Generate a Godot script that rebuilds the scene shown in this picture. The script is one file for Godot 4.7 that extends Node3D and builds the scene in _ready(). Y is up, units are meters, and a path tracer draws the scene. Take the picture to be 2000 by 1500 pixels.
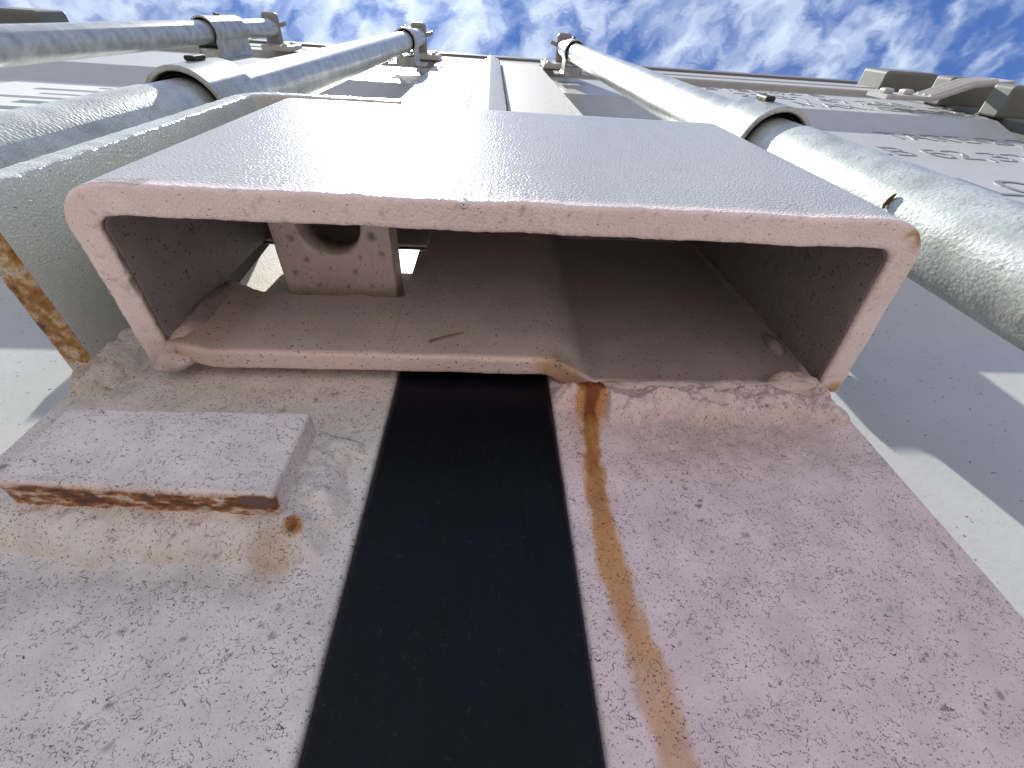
extends Node3D
# A lock box on container doors, seen from just below and very close. Sizes below are in units of 9 cm
# (the distance of the lens from the doors); P() turns them into metres with the ground at y = 0.
const U := 0.09
const ZS := -1.03          # front face of the door stiles, in those units (the lens is at 0, 0, 0)
const CAM := Vector3(0, 1.15, 0.0927)

var noise_a := FastNoiseLite.new()
var noise_b := FastNoiseLite.new()
var mats := {}

func P(p: Vector3) -> Vector3:
	return Vector3(p.x * U, 1.15 + p.y * U, (p.z - ZS) * U)

# ---------------------------------------------------------------- geometry collector
class Geo:
	var v := PackedVector3Array()
	var n := PackedVector3Array()
	var c := PackedColorArray()
	var i := PackedInt32Array()
	const S := 0.09
	func at(p: Vector3) -> Vector3:
		return Vector3(p.x * S, 1.15 + p.y * S, (p.z + 1.03) * S)
	func tri(a: int, b: int, d: int) -> void:
		var g := (v[b] - v[a]).cross(v[d] - v[a])
		if g.dot(n[a] + n[b] + n[d]) > 0.0:
			i.append_array([a, d, b])
		else:
			i.append_array([a, b, d])
	# a smooth sheet over nu x nv cells; rows[k] holds the points of row k; skip(r, q) leaves a cell out
	func sheet(rows: Array, col: Callable, flip := false, wrap := false, skip = null) -> void:
		var nr := rows.size()
		var nq: int = rows[0].size()
		var base := v.size()
		for r in nr:
			var row: PackedVector3Array = rows[r]
			var rm: PackedVector3Array = rows[maxi(r - 1, 0)]
			var rp: PackedVector3Array = rows[mini(r + 1, nr - 1)]
			for q in nq:
				var qm := q - 1
				var qp := q + 1
				if wrap:
					if qm < 0: qm = nq - 2
					if qp > nq - 1: qp = 1
				else:
					qm = maxi(qm, 0)
					qp = mini(qp, nq - 1)
				var nn := (row[qp] - row[qm]).cross(rp[q] - rm[q])
				nn = nn.normalized() if nn.length_squared() > 1e-18 else Vector3.BACK
				v.append(at(row[q]))
				n.append(-nn if flip else nn)
				c.append(col.call(row[q]))
		for r in nr - 1:
			for q in nq - 1:
				if skip != null and skip.call(r, q):
					continue
				var a := base + r * nq + q
				tri(a, a + 1, a + nq + 1)
				tri(a, a + nq + 1, a + nq)
	func flat(pts: PackedVector3Array, normal: Vector3, col: Callable) -> void:
		var base := v.size()
		for p in pts:
			v.append(at(p)); n.append(normal); c.append(col.call(p))
		for k in range(1, pts.size() - 1):
			tri(base, base + k, base + k + 1)
	# box with rounded edges; lists of cuts per axis refine its faces
	func rbox(ctr: Vector3, half: Vector3, r: float, col: Callable, step := 100.0, jitter = null) -> void:
		for ax in 3:
			for sg in [-1.0, 1.0]:
				var a1 := (ax + 1) % 3
				var a2 := (ax + 2) % 3
				var c1 := cuts(half[a1], r, step)
				var c2 := cuts(half[a2], r, step)
				var base := v.size()
				for p1 in c1:
					for p2 in c2:
						var q := Vector3.ZERO
						q[ax] = sg * half[ax]
						q[a1] = p1
						q[a2] = p2
						var inn := q.clamp(-half + Vector3.ONE * r, half - Vector3.ONE * r)
						var d := (q - inn).normalized()
						var p := ctr + inn + d * r
						if jitter != null:
							p += d * float(jitter.call(p))
						v.append(at(p)); n.append(d); c.append(col.call(p))
				var m := c2.size()
				for x in c1.size() - 1:
					for y in m - 1:
						var a := base + x * m + y
						tri(a, a + 1, a + m + 1)
						tri(a, a + m + 1, a + m)
	func cuts(h: float, r: float, step: float) -> PackedFloat32Array:
		var o := PackedFloat32Array([-h, -h + r * 0.25, -h + r * 0.6, -h + r])
		var k := int(ceil((2.0 * h - 2.0 * r) / step))
		for j in range(1, k):
			o.append(-h + r + (2.0 * h - 2.0 * r) * j / k)
		o.append_array([h - r, h - r * 0.6, h - r * 0.25, h])
		return o
	# plate that follows a 2-D path, thickness th, from level a to level b; bev < 0 leaves that end open
	func strip(pts: PackedVector2Array, th: float, a: float, b: float, bev_a: float, bev_b: float, put: Callable, col: Callable, extra := PackedFloat32Array(), ends := true) -> void:
		var m := pts.size()
		var nor := PackedVector2Array()
		for k in m:
			var t := (pts[mini(k + 1, m - 1)] - pts[maxi(k - 1, 0)]).normalized()
			nor.append(Vector2(-t.y, t.x))
		var prof := []     # (share of thickness, level)
		if bev_a >= 0.0:
			for e in [0.5, 0.38, 0.16, 0.0]:
				prof.append(Vector2(e, a))
			var e2 := bev_a / th
			prof = [Vector2(0.0, a), Vector2(0.5 - 2.0 * e2, a), Vector2(0.5 - e2, a), Vector2(0.5 - 0.3 * e2, a + bev_a * 0.3), Vector2(0.5, a + bev_a), Vector2(0.5, a + bev_a * 2.0)]
		else:
			prof = [Vector2(0.5, a)]
		var right := prof.duplicate()
		for l in extra:
			right.append(Vector2(0.5, l))
		if bev_b >= 0.0:
			var e3 := bev_b / th
			right.append_array([Vector2(0.5, b - bev_b * 2.0), Vector2(0.5, b - bev_b), Vector2(0.5 - 0.3 * e3, b - bev_b * 0.3), Vector2(0.5 - e3, b), Vector2(0.5 - 2.0 * e3, b), Vector2(0.0, b)])
		else:
			right.append(Vector2(0.5, b))
		for side in [1.0, -1.0]:
			var rows := []
			for pr in right:
				var row := PackedVector3Array()
				for k in m:
					var w: Vector2 = pts[k] + nor[k] * (th * pr.x * side)
					row.append(put.call(w, pr.y))
				rows.append(row)
			var turn: bool = side < 0.0
			sheet(rows, col, not turn)
		if ends:
			for k in [0, m - 1]:
				var q := PackedVector3Array()
				for cr in [Vector2(0.5, a), Vector2(-0.5, a), Vector2(-0.5, b), Vector2(0.5, b)]:
					q.append(put.call(pts[k] + nor[k] * (th * cr.x), cr.y))
				var away: Vector3 = (put.call(pts[k], a) - put.call(pts[1] if k == 0 else pts[m - 2], a)).normalized()
				flat(q, away, col)
	# tube along a path, radius given by a callable (index share, angle)
	func tube(path: PackedVector3Array, rad: Callable, segs: int, col: Callable, capped := true) -> void:
		var rows := []
		var m := path.size()
		for k in m:
			var t := (path[mini(k + 1, m - 1)] - path[maxi(k - 1, 0)]).normalized()
			var s := t.cross(Vector3.RIGHT if absf(t.x) < 0.7 else Vector3.BACK).normalized()
			var w := t.cross(s)
			var row := PackedVector3Array()
			for j in segs + 1:
				var an := TAU * (j % segs) / segs
				row.append(path[k] + (s * cos(an) + w * sin(an)) * float(rad.call(float(k) / (m - 1), an)))
			rows.append(row)
		sheet(rows, col, true, true)
		if capped:
			for k in [0, m - 1]:
				var q := PackedVector3Array()
				for j in segs:
					q.append(rows[k][j])
				flat(q, (path[k] - path[1 if k == 0 else m - 2]).normalized(), col)
	func mesh() -> ArrayMesh:
		var arr := []
		arr.resize(Mesh.ARRAY_MAX)
		arr[Mesh.ARRAY_VERTEX] = v
		arr[Mesh.ARRAY_NORMAL] = n
		arr[Mesh.ARRAY_COLOR] = c
		arr[Mesh.ARRAY_INDEX] = i
		var me := ArrayMesh.new()
		me.add_surface_from_arrays(Mesh.PRIMITIVE_TRIANGLES, arr)
		return me

# ---------------------------------------------------------------- scene helpers
func thing(called: String, label: String, category: String, base: Vector3, group := "") -> Node3D:
	var o := Node3D.new()
	o.name = called
	add_child(o, true)
	o.position = base
	o.set_meta("label", label)
	o.set_meta("category", category)
	if group != "":
		o.set_meta("group", group)
	return o

# a part: its geometry is in place already, so it is set back by the place of its parents
func part(called: String, g: Geo, m: Material, parent: Node3D, label := "") -> MeshInstance3D:
	var o := MeshInstance3D.new()
	o.name = called
	o.mesh = g.mesh()
	o.material_override = m
	parent.add_child(o, true)
	if parent != self:
		var off := Vector3.ZERO
		var up: Node = parent
		while up is Node3D and up != self:
			off += (up as Node3D).position
			up = up.get_parent()
		o.position = -off
	if label != "":
		o.set_meta("label", label)
	return o

func tag(o: Node, label: String, category: String, kind := "", group := "") -> void:
	if label != "": o.set_meta("label", label)
	if category != "": o.set_meta("category", category)
	if kind != "": o.set_meta("kind", kind)
	if group != "": o.set_meta("group", group)

func one(cl: Color) -> Callable:
	return func(_p: Vector3) -> Color: return cl

func nz(p: Vector3, f: float) -> float:
	return noise_a.get_noise_3d(p.x * f, p.y * f, p.z * f)

func ss(a: float, b: float, x: float) -> float:
	var t := clampf((x - a) / (b - a), 0.0, 1.0)
	return t * t * (3.0 - 2.0 * t)

# painted steel, slightly blotchy
func paint(p: Vector3) -> Color:
	var k := 1.0 + 0.05 * nz(p, 3.0) + 0.04 * nz(p, 14.0)
	return Color(0.495 * k, 0.505 * k, 0.485 * k)

# weathered coat of the door edges and cut edges, with a pink flare veil put into its colour
func worn_veil(p: Vector3) -> Color:
	var k := 1.0 + 0.05 * nz(p, 3.0) + 0.05 * nz(p, 14.0)
	return Color(0.87 * k, 0.765 * k, 0.735 * k)

# mauve-brown tone inside the box, with the recess shade put into the colour
func inner_shade(p: Vector3) -> Color:
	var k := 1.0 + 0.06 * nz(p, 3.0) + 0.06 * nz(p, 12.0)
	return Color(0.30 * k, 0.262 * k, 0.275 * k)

# scattered chips and dirty scabs of uneven size
func chips(cl: Color, p: Vector3) -> Color:
	var v := noise_b.get_noise_2d(p.x * 13.0 + 3.0, p.y * 21.0)
	var zone := ss(-0.15, 0.45, noise_a.get_noise_2d(p.x * 2.6, p.y * 2.6 + 7.0))
	return cl.lerp(Color(0.17, 0.13, 0.11), 0.85 * zone * ss(0.44, 0.50, v))

func dirt(cl: Color, p: Vector3, amount: float) -> Color:
	return cl.lerp(Color(0.20, 0.155, 0.10), clampf(amount * (0.75 + 0.6 * nz(p, 22.0)), 0.0, 0.92))

func rust(cl: Color, p: Vector3, amount: float) -> Color:
	var a := clampf(amount + 0.55 * amount * noise_b.get_noise_3d(p.x * 20.0, p.y * 20.0, p.z * 20.0), 0.0, 1.0)
	var tone := Color(0.60, 0.36, 0.13).lerp(Color(0.36, 0.145, 0.032), ss(0.25, 0.62, a)).lerp(Color(0.10, 0.035, 0.016), ss(0.66, 0.98, a))
	return cl.lerp(tone, ss(0.02, 0.42, a))

func fillet(pts: Array, r: float, k := 6, step := 0.0) -> PackedVector2Array:
	var o := PackedVector2Array([pts[0]])
	for j in range(1, pts.size() - 1):
		var p: Vector2 = pts[j]
		var d0: Vector2 = (pts[j - 1] - p).normalized()
		var d1: Vector2 = (pts[j + 1] - p).normalized()
		var half := acos(clampf(d0.dot(d1), -1, 1)) / 2.0
		var len := minf(r / tan(half), 0.48 * minf((pts[j - 1] - p).length(), (pts[j + 1] - p).length()))
		var rr := len * tan(half)
		var ctr := p + (d0 + d1).normalized() * (rr / sin(half))
		var a0 := (p + d0 * len - ctr).angle()
		var a1 := (p + d1 * len - ctr).angle()
		var da := wrapf(a1 - a0, -PI, PI)
		for q in k + 1:
			o.append(ctr + Vector2.from_angle(a0 + da * q / k) * rr)
	o.append(pts[pts.size() - 1])
	if step > 0.0:
		var s := PackedVector2Array([o[0]])
		for j in range(1, o.size()):
			var c := int(ceil((o[j] - o[j - 1]).length() / step))
			for q in range(1, c + 1):
				s.append(o[j - 1].lerp(o[j], float(q) / c))
		return s
	return o

# ---------------------------------------------------------------- textures
func grain(seed_: int, freq: float, oct := 3, n := 1024, kind := FastNoiseLite.TYPE_SIMPLEX_SMOOTH) -> Image:
	var f := FastNoiseLite.new()
	f.seed = seed_
	f.noise_type = kind
	f.frequency = freq
	f.fractal_octaves = oct
	if oct == 1:
		f.fractal_type = FastNoiseLite.FRACTAL_NONE
	return f.get_seamless_image(n, n, false, false, 0.1, true)

# ground colour with short wandering cracks and specks of another colour, tiling
func speckled(seed_: int, base: Color, mark: Color, cracks: int, specks: int, len_max: float, size_max: float, mottle: float, slant: float, broad := 1.0) -> ImageTexture:
	var n := 1024
	var rng := RandomNumberGenerator.new()
	rng.seed = seed_
	var dark := PackedFloat32Array()
	dark.resize(n * n)
	var where := FastNoiseLite.new()
	where.seed = seed_ + 5
	where.frequency = 0.006
	var stamp := func(x: float, y: float, r: float, a: float) -> void:
		var k := int(ceil(r + 0.7))
		for dy in range(-k, k + 1):
			for dx in range(-k, k + 1):
				var px := floori(x) + dx
				var py := floori(y) + dy
				var d := Vector2(px + 0.5 - x, py + 0.5 - y).length()
				var s := clampf((r + 0.6 - d) / 1.2, 0.0, 1.0) * a
				if s > 0.0:
					var at := posmod(py, n) * n + posmod(px, n)
					dark[at] = maxf(dark[at], s)
	for k in cracks:
		var x := rng.randf() * n
		var y := rng.randf() * n
		if where.get_noise_2d(x, y) < rng.randf_range(-0.5, 0.25):
			continue
		var an := rng.randfn(slant, 0.28) + (PI if rng.randf() < 0.5 else 0.0)
		var l := len_max * pow(rng.randf(), 1.9) + 3.0
		var r := rng.randf_range(0.35, 0.95) * (1.0 + 0.9 * pow(rng.randf(), 5.0))
		var a := rng.randf_range(0.3, 0.95)
		var done := 0.0
		while done < l:
			var taper := sin(PI * clampf(done / l, 0.05, 0.95))
			stamp.call(x, y, r * (0.4 + 0.8 * taper * rng.randf_range(0.6, 1.3)), a)
			an += rng.randfn(0.0, 0.3) + (rng.randfn(0.0, 1.1) if rng.randf() < 0.1 else 0.0)
			x += cos(an) * 1.1
			y += sin(an) * 1.1
			done += 1.1
	for k in specks:
		var x := rng.randf() * n
		var y := rng.randf() * n
		if where.get_noise_2d(x, y) < rng.randf_range(-0.7, 0.2):
			continue
		var r := 0.45 + size_max * pow(rng.randf(), 4.0)
		var a := rng.randf_range(0.25, 0.95)
		stamp.call(x, y, r, a)
		if r > 1.6:
			for j in 4:
				stamp.call(x + rng.randfn(0, r), y + rng.randfn(0, r * 0.6), r * rng.randf_range(0.3, 0.7), a)
	var g1 := grain(seed_ + 1, 0.004, 4).get_data()
	var g2 := grain(seed_ + 2, 0.12, 2).get_data()
	var out := PackedByteArray()
	out.resize(n * n * 3)
	var b := [base.r * 255.0, base.g * 255.0, base.b * 255.0]
	var m := [mark.r * 255.0, mark.g * 255.0, mark.b * 255.0]
	for k in n * n:
		var d := dark[k]
		var s := 1.0 + mottle * (broad * (g1[k] - 128) / 128.0 + 0.8 * (g2[k] - 128) / 128.0)
		var e := 1.0 - d
		out[k * 3] = clampi(int(b[0] * s * e + m[0] * d), 0, 255)
		out[k * 3 + 1] = clampi(int(b[1] * s * e + m[1] * d), 0, 255)
		out[k * 3 + 2] = clampi(int(b[2] * s * e + m[2] * d), 0, 255)
	var im := Image.create_from_data(n, n, false, Image.FORMAT_RGB8, out)
	im.generate_mipmaps()
	return ImageTexture.create_from_image(im)

func tiled(name_: String, tex: Texture2D, side: float, rough: float, bump: Texture2D, relief: float, spec := 0.5, metal := 0.0) -> StandardMaterial3D:
	var m := StandardMaterial3D.new()
	m.resource_name = name_
	m.vertex_color_use_as_albedo = true
	m.albedo_texture = tex
	m.roughness = rough
	m.metallic = metal
	m.metallic_specular = spec
	m.uv1_triplanar = true
	m.uv1_scale = Vector3.ONE / side
	m.uv1_triplanar_sharpness = 8.0
	if bump:
		m.heightmap_enabled = true
		m.heightmap_texture = bump
		m.heightmap_scale = relief
	mats[name_] = m
	return m

func plain(name_: String, cl: Color, rough: float, metal := 0.0, spec := 0.5) -> StandardMaterial3D:
	var m := StandardMaterial3D.new()
	m.resource_name = name_
	m.albedo_color = cl
	m.roughness = rough
	m.metallic = metal
	m.metallic_specular = spec
	mats[name_] = m
	return m

func make_materials() -> void:
	var peel := ImageTexture.create_from_image(grain(11, 0.06, 3))
	var fine := ImageTexture.create_from_image(grain(12, 0.045, 5))
	var pits := ImageTexture.create_from_image(grain(13, 0.075, 3))
	var worn_veil := speckled(21, Color(0.97, 0.96, 0.95), Color(0.235, 0.18, 0.165), 3000, 19000, 36.0, 1.6, 0.05, 0.08)
	var light := speckled(22, Color(0.98, 0.98, 0.98), Color(0.30, 0.26, 0.22), 160, 1500, 14.0, 2.0, 0.02, 0.0)
	var skin := speckled(27, Color(0.97, 0.97, 0.97), Color(0.30, 0.26, 0.22), 120, 1300, 12.0, 2.2, 0.10, 0.0, 0.12)
	var rim := speckled(23, Color(0.97, 0.96, 0.95), Color(0.27, 0.21, 0.19), 800, 6500, 13.0, 1.7, 0.03, 1.2)
	var zinc := speckled(24, Color(0.90, 0.92, 0.91), Color(0.62, 0.64, 0.64), 9000, 3000, 26.0, 2.2, 0.14, 0.8)
	tiled("worn_paint", worn_veil, 0.06, 0.5, fine, 0.007)
	tiled("front_paint", skin, 0.07, 0.25, peel, 0.019, 0.6)
	tiled("edge_paint", rim, 0.09, 0.45, fine, 0.008)
	tiled("inner_paint", rim, 0.12, 0.5, pits, 0.012)
	tiled("pitted_paint", speckled(26, Color(0.97, 0.96, 0.96), Color(0.25, 0.2, 0.2), 500, 5200, 12.0, 3.4, 0.05, 1.2), 0.09, 0.5, pits, 0.014)
	tiled("panel_paint", light, 0.17, 0.36, fine, 0.004)
	tiled("zinc", zinc, 0.11, 0.36, ImageTexture.create_from_image(grain(14, 0.05, 3)), 0.011, 0.5, 0.35)
	tiled("old_paint", light, 0.15, 0.6, fine, 0.01).albedo_color = Color(0.60, 0.62, 0.61)
	tiled("sleeve_paint", zinc, 0.10, 0.42, peel, 0.013, 0.5, 0.15)
	tiled("zinc_smooth", zinc, 0.13, 0.33, fine, 0.004, 0.5, 0.45)
	var gum := speckled(25, Color(0.045, 0.050, 0.085), Color(0.23, 0.20, 0.19), 1800, 6000, 18.0, 0.8, 0.10, 0.5)
	var mg := tiled("rubber", gum, 0.10, 0.42, fine, 0.004, 0.3)
	mg.vertex_color_use_as_albedo = true
	plain("dark_rubber", Color(0.11, 0.105, 0.10), 0.6)
	plain("lettering", Color(0.50, 0.51, 0.53), 0.5)
	plain("dry_stem", Color(0.50, 0.36, 0.30), 0.8)
	plain("dry_leaf", Color(0.36, 0.26, 0.16), 0.8)
	var dr := plain("water", Color(0.96, 0.98, 1.0, 0.06), 0.03)
	dr.refraction_enabled = true
	dr.refraction_scale = 0.033

# ---------------------------------------------------------------- sky
func make_sky() -> Sky:
	var w := 3072
	var h := 1536
	var big := FastNoiseLite.new()
	big.seed = 3
	big.frequency = 1.1
	big.fractal_octaves = 3
	var puff := FastNoiseLite.new()
	puff.seed = 8
	puff.frequency = 8.5
	puff.fractal_octaves = 4
	puff.fractal_gain = 0.58
	puff.domain_warp_enabled = true
	puff.domain_warp_amplitude = 0.11
	puff.domain_warp_frequency = 4.0
	var im := Image.create(w, h, false, Image.FORMAT_RGBF)
	im.fill(Color(0.30, 0.27, 0.25))
	var sun := Vector3(-0.19, 0.957, 0.215).normalized()
	for y in h / 2 + 2:
		var el := (0.5 - (y + 0.5) / h) * PI
		var se := maxf(sin(el), 0.02)
		var ce := cos(el)
		for x in w:
			var az := (float(x) + 0.5) / w * TAU
			var d := Vector3(sin(az) * ce, se, -cos(az) * ce)
			var k := 1.0 / maxf(se, 0.13)
			var px := d.x * k
			var pz := d.z * k
			var c := big.get_noise_2d(px, pz) * 0.55 + puff.get_noise_2d(px * 0.75 + pz * 0.55, (pz - px * 0.7) * 1.1) * 1.0
			var cover := smoothstep(-0.72, 0.78, c + 0.0 - 0.40 * d.x)
			var blue := Color(0.034, 0.080, 0.235).lerp(Color(0.22, 0.31, 0.46), pow(1.0 - se, 2.5))
			var glow := pow(maxf(d.dot(sun), 0.0), 24.0)
			var cl := blue.lerp(Color(0.385, 0.435, 0.53), cover * 0.94)
			im.set_pixel(x, y, cl * (1.0 + 0.55 * glow))
	var m := PanoramaSkyMaterial.new()
	m.panorama = ImageTexture.create_from_image(im)
	var s := Sky.new()
	s.sky_material = m
	return s

# ---------------------------------------------------------------- build
func _ready() -> void:
	noise_a.seed = 41
	noise_a.frequency = 1.0
	noise_a.fractal_octaves = 3
	noise_b.seed = 77
	noise_b.frequency = 1.0
	noise_b.fractal_octaves = 4
	noise_b.fractal_gain = 0.6
	# camera
	var cam := Camera3D.new()
	cam.name = "camera"
	cam.fov = 83.5
	cam.near = 0.01
	cam.far = 400.0
	add_child(cam)
	var fwd := Vector3(0.062169, 0.756605, -0.650910).normalized()
	var right := Vector3(0.997842, -0.033327, 0.056567)
	right = (right - fwd * right.dot(fwd)).normalized()
	cam.transform = Transform3D(Basis(right, right.cross(fwd), -fwd), CAM)
	cam.current = true
	# sky and exposure
	var we := WorldEnvironment.new()
	we.name = "world_environment"
	var e := Environment.new()
	e.background_mode = Environment.BG_SKY
	e.sky = make_sky()
	e.background_energy_multiplier = 1.0
	e.tonemap_mode = Environment.TONE_MAPPER_LINEAR
	e.tonemap_exposure = 2.1
	e.sdfgi_enabled = true
	e.ssao_enabled = true
	e.ssil_enabled = true
	we.environment = e
	add_child(we)
	# sun, high and almost along the doors
	var sun := DirectionalLight3D.new()
	sun.name = "sun"
	sun.light_energy = 1.6
	sun.light_color = Color(1.0, 0.98, 0.945)
	sun.light_angular_distance = 0.5
	sun.shadow_enabled = true
	add_child(sun)
	sun.look_at_from_position(Vector3(-0.19, 0.957, 0.215) * 10.0, Vector3.ZERO, Vector3.BACK)

	make_materials()
	make_ground()
	make_frame()
	make_left_door()
	make_right_door()
	make_bars()
	make_small_things()

func make_ground() -> void:
	var g := Geo.new()
	var rows := []
	var ys := [-2000.0, -400.0, -120.0, -60.0, -30.0, -15.0, 0.0, 15.0, 30.0, 60.0, 120.0, 400.0, 2000.0]
	for z in ys:
		var row := PackedVector3Array()
		for x in ys:
			row.append(Vector3(x, -1.15 / U, z))
		rows.append(row)
	g.sheet(rows, one(Color(1, 1, 1)), true)
	var m := StandardMaterial3D.new()
	m.albedo_color = Color(0.435, 0.402, 0.394)
	m.roughness = 0.95
	var o := part("ground", g, m, self)
	o.set_meta("kind", "structure")
	o.set_meta("label", "reddish earth yard below the container doors")

func rb(g: Geo, x0: float, x1: float, y0: float, y1: float, z0: float, z1: float, r := 0.03, cl = null, step := 100.0, jit = null) -> void:
	var col: Callable = cl if cl != null else one(Color(0.495, 0.505, 0.485))
	g.rbox(Vector3(x0 + x1, y0 + y1, z0 + z1) / 2.0, Vector3(absf(x1 - x0), absf(y1 - y0), absf(z1 - z0)) / 2.0, r, col, step, jit)

func make_frame() -> Node3D:
	var t := thing("container_frame", "pale grey steel container frame round the doors, with roof edge and corner castings", "container", P(Vector3(0, -12.78, -14)))
	var pm: Material = mats.panel_paint
	var g := Geo.new()
	rb(g, -11.6, 11.6, 15.25, 16.2, -2.4, -1.06, 0.04)
	part("header", g, pm, t)
	g = Geo.new()
	rb(g, -11.6, 11.6, 16.2, 16.75, -2.4, -1.0, 0.03, one(Color(0.20, 0.195, 0.18)))
	part("roof_edge", g, pm, t, "dark brownish roof edge above the doors")
	g = Geo.new()
	rb(g, -11.5, 11.5, 14.92, 15.22, -1.3, -1.10, 0.03, one(Color(0.05, 0.05, 0.05)))
	part("top_seal", g, mats.dark_rubber, t, "thin dark rubber seal under the header")
	g = Geo.new()
	rb(g, -13.4, 13.4, 16.3, 16.6, -69, -2.4, 0.03)
	part("roof", g, pm, t)
	g = Geo.new()
	rb(g, -13.4, 13.4, -11.6, -11.0, -69, -1.2, 0.03)
	part("sill", g, pm, t)
	for s in [-1.0, 1.0]:
		g = Geo.new()
		rb(g, s * 11.7, s * 13.3, -12.7, 14.7, -2.8, -1.15, 0.05)
		part("corner_post", g, mats.old_paint, t)
		g = Geo.new()
		rb(g, s * 13.15, s * 13.3, -11.3, 16.4, -68.9, -2.8, 0.03)
		part("side_wall", g, pm, t)
		g = Geo.new()
		rb(g, s * (11.5 if s > 0.0 else 11.75), s * 13.1, 15.0, 16.1, -2.7, -0.62, 0.09)
		part("corner_casting", g, mats.old_paint, t, "square corner casting at the top of the post")
		for y in [13.0, 11.3]:
			g = Geo.new()
			rb(g, s * 11.5, s * 12.9, y - 0.28, y + 0.28, -1.2, -0.56, 0.08)
			part("hinge_lug", g, mats.old_paint, t)
	g = Geo.new()
	rb(g, -13.2, 13.2, -11.0, 16.3, -69, -68.6, 0.03)
	part("end_wall", g, pm, t)
	return t

# profile of a stile: side, rounded corner, front, rounded corner, side (x, depth behind the front)
func stile_points(x0: float, x1: float, step: float) -> PackedVector2Array:
	var o := PackedVector2Array([Vector2(x0, -0.5), Vector2(x0, -0.2), Vector2(x0, -0.06)])
	for k in 5:
		var a := PI / 2 * k / 4.0
		o.append(Vector2(x0 + 0.018 - 0.018 * cos(a), -0.018 + 0.018 * sin(a)))
	var n := int((x1 - x0 - 0.036) / step)
	for k in range(1, n):
		o.append(Vector2(x0 + 0.018 + (x1 - x0 - 0.036) * k / n, 0.0))
	for k in 5:
		var a := PI / 2 * k / 4.0
		o.append(Vector2(x1 - 0.018 + 0.018 * sin(a), -0.018 + 0.018 * cos(a)))
	o.append_array([Vector2(x1, -0.06), Vector2(x1, -0.2), Vector2(x1, -0.5)])
	return o

func stile(x0: float, x1: float, h: Callable, col: Callable) -> Geo:
	var g := Geo.new()
	var prof := stile_points(x0, x1, 0.0075)
	var ys := PackedFloat32Array([-11.0, -6.0, -3.0, -1.5, -0.8, -0.4, -0.2, -0.1])
	for k in range(1, 186):
		ys.append(-0.1 + k * 0.008)
	ys.append_array([1.42, 1.5, 1.6, 1.75, 2.0, 2.4, 3.0, 4.0, 5.5, 7.0, 9.0, 11.0, 13.0, 14.9])
	var rows := []
	for y in ys:
		var row := PackedVector3Array()
		for p in prof:
			var d := 0.0
			if p.y > -0.012 and y > -0.15 and y < 1.6:
				d = h.call(p.x, y)
			row.append(Vector3(p.x, y, ZS + p.y + d))
		rows.append(row)
	g.sheet(rows, col, false)
	return g

# corrugated door leaf: (height, depth) profile carried across
func panel_profile() -> PackedVector2Array:
	var pts := [Vector2(-10.9, -1.43)]
	var y := 2.92 - 7.85 * 2.0
	while y < 15.0:
		for q in [Vector2(y - 0.77, -1.43), Vector2(y, -1.19), Vector2(y + 3.15, -1.19), Vector2(y + 3.92, -1.43)]:
			if q.x > -10.8 and q.x < 14.8:
				pts.append(q)
		y += 7.85
	pts.append(Vector2(14.9, -1.43))
	return fillet(pts, 0.12, 4)

func door_panel(x0: float, x1: float) -> Geo:
	var g := Geo.new()
	var pts := panel_profile()
	var xs := PackedFloat32Array()
	g.strip(pts, 0.05, x0, x1, -1.0, -1.0, func(w: Vector2, l: float) -> Vector3: return Vector3(l, w.x, w.y - 0.026), func(p: Vector3) -> Color: return paint(p), xs)
	return g

func strap(x: float, y0: float, y1: float, r: float, th: float, foot: float, arc_only := false) -> Geo:
	var g := Geo.new()
	var pts := PackedVector2Array()
	if not arc_only:
		pts.append_array([Vector2(x - 0.2 - foot, ZS + 0.02), Vector2(x - 0.26, ZS + 0.02), Vector2(x - 0.21, ZS + 0.035), Vector2(x - 0.2, ZS + 0.09)])
	for k in 25:
		var a := PI * 1.2 - PI * 1.4 * k / 24.0
		pts.append(Vector2(x + r * cos(a), -0.60 + r * sin(a)))
	if not arc_only:
		pts.append_array([Vector2(x + 0.2, ZS + 0.09), Vector2(x + 0.21, ZS + 0.035), Vector2(x + 0.26, ZS + 0.02), Vector2(x + 0.2 + foot, ZS + 0.02)])
	g.strip(pts, th, y0, y1, 0.008, 0.008, func(w: Vector2, l: float) -> Vector3: return Vector3(w.x, l, w.y), one(Color(0.55, 0.56, 0.54)))
	return g

# guide that holds a locking bar to the door: strap, dark liner and a bolt head on the strap
func bar_guide(door: Node3D, x: float, y0: float, y1: float) -> void:
	var b := part("bar_guide", strap(x, y0, y1, 0.236, 0.032, 0.2), mats.zinc_smooth, door)
	var blk := Geo.new()
	blk.rbox(Vector3(x, (y0 + y1) / 2.0, -0.945), Vector3(0.19, (y1 - y0) / 2.0 - 0.01, 0.10), 0.02, one(Color(0.50, 0.51, 0.49)))
	part("saddle", blk, mats.zinc_smooth, b)
	part("liner", strap(x, y0 + 0.03, y1 - 0.02, 0.207, 0.022, 0.0, true), mats.dark_rubber, b)
	var g := Geo.new()
	g.rbox(Vector3(x - 0.02, (y0 + y1) / 2.0 + 0.05, -0.336), Vector3(0.035, 0.08, 0.016), 0.015, one(Color(0.05, 0.05, 0.05)))
	part("bolt_head", g, mats.dark_rubber, b)

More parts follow.
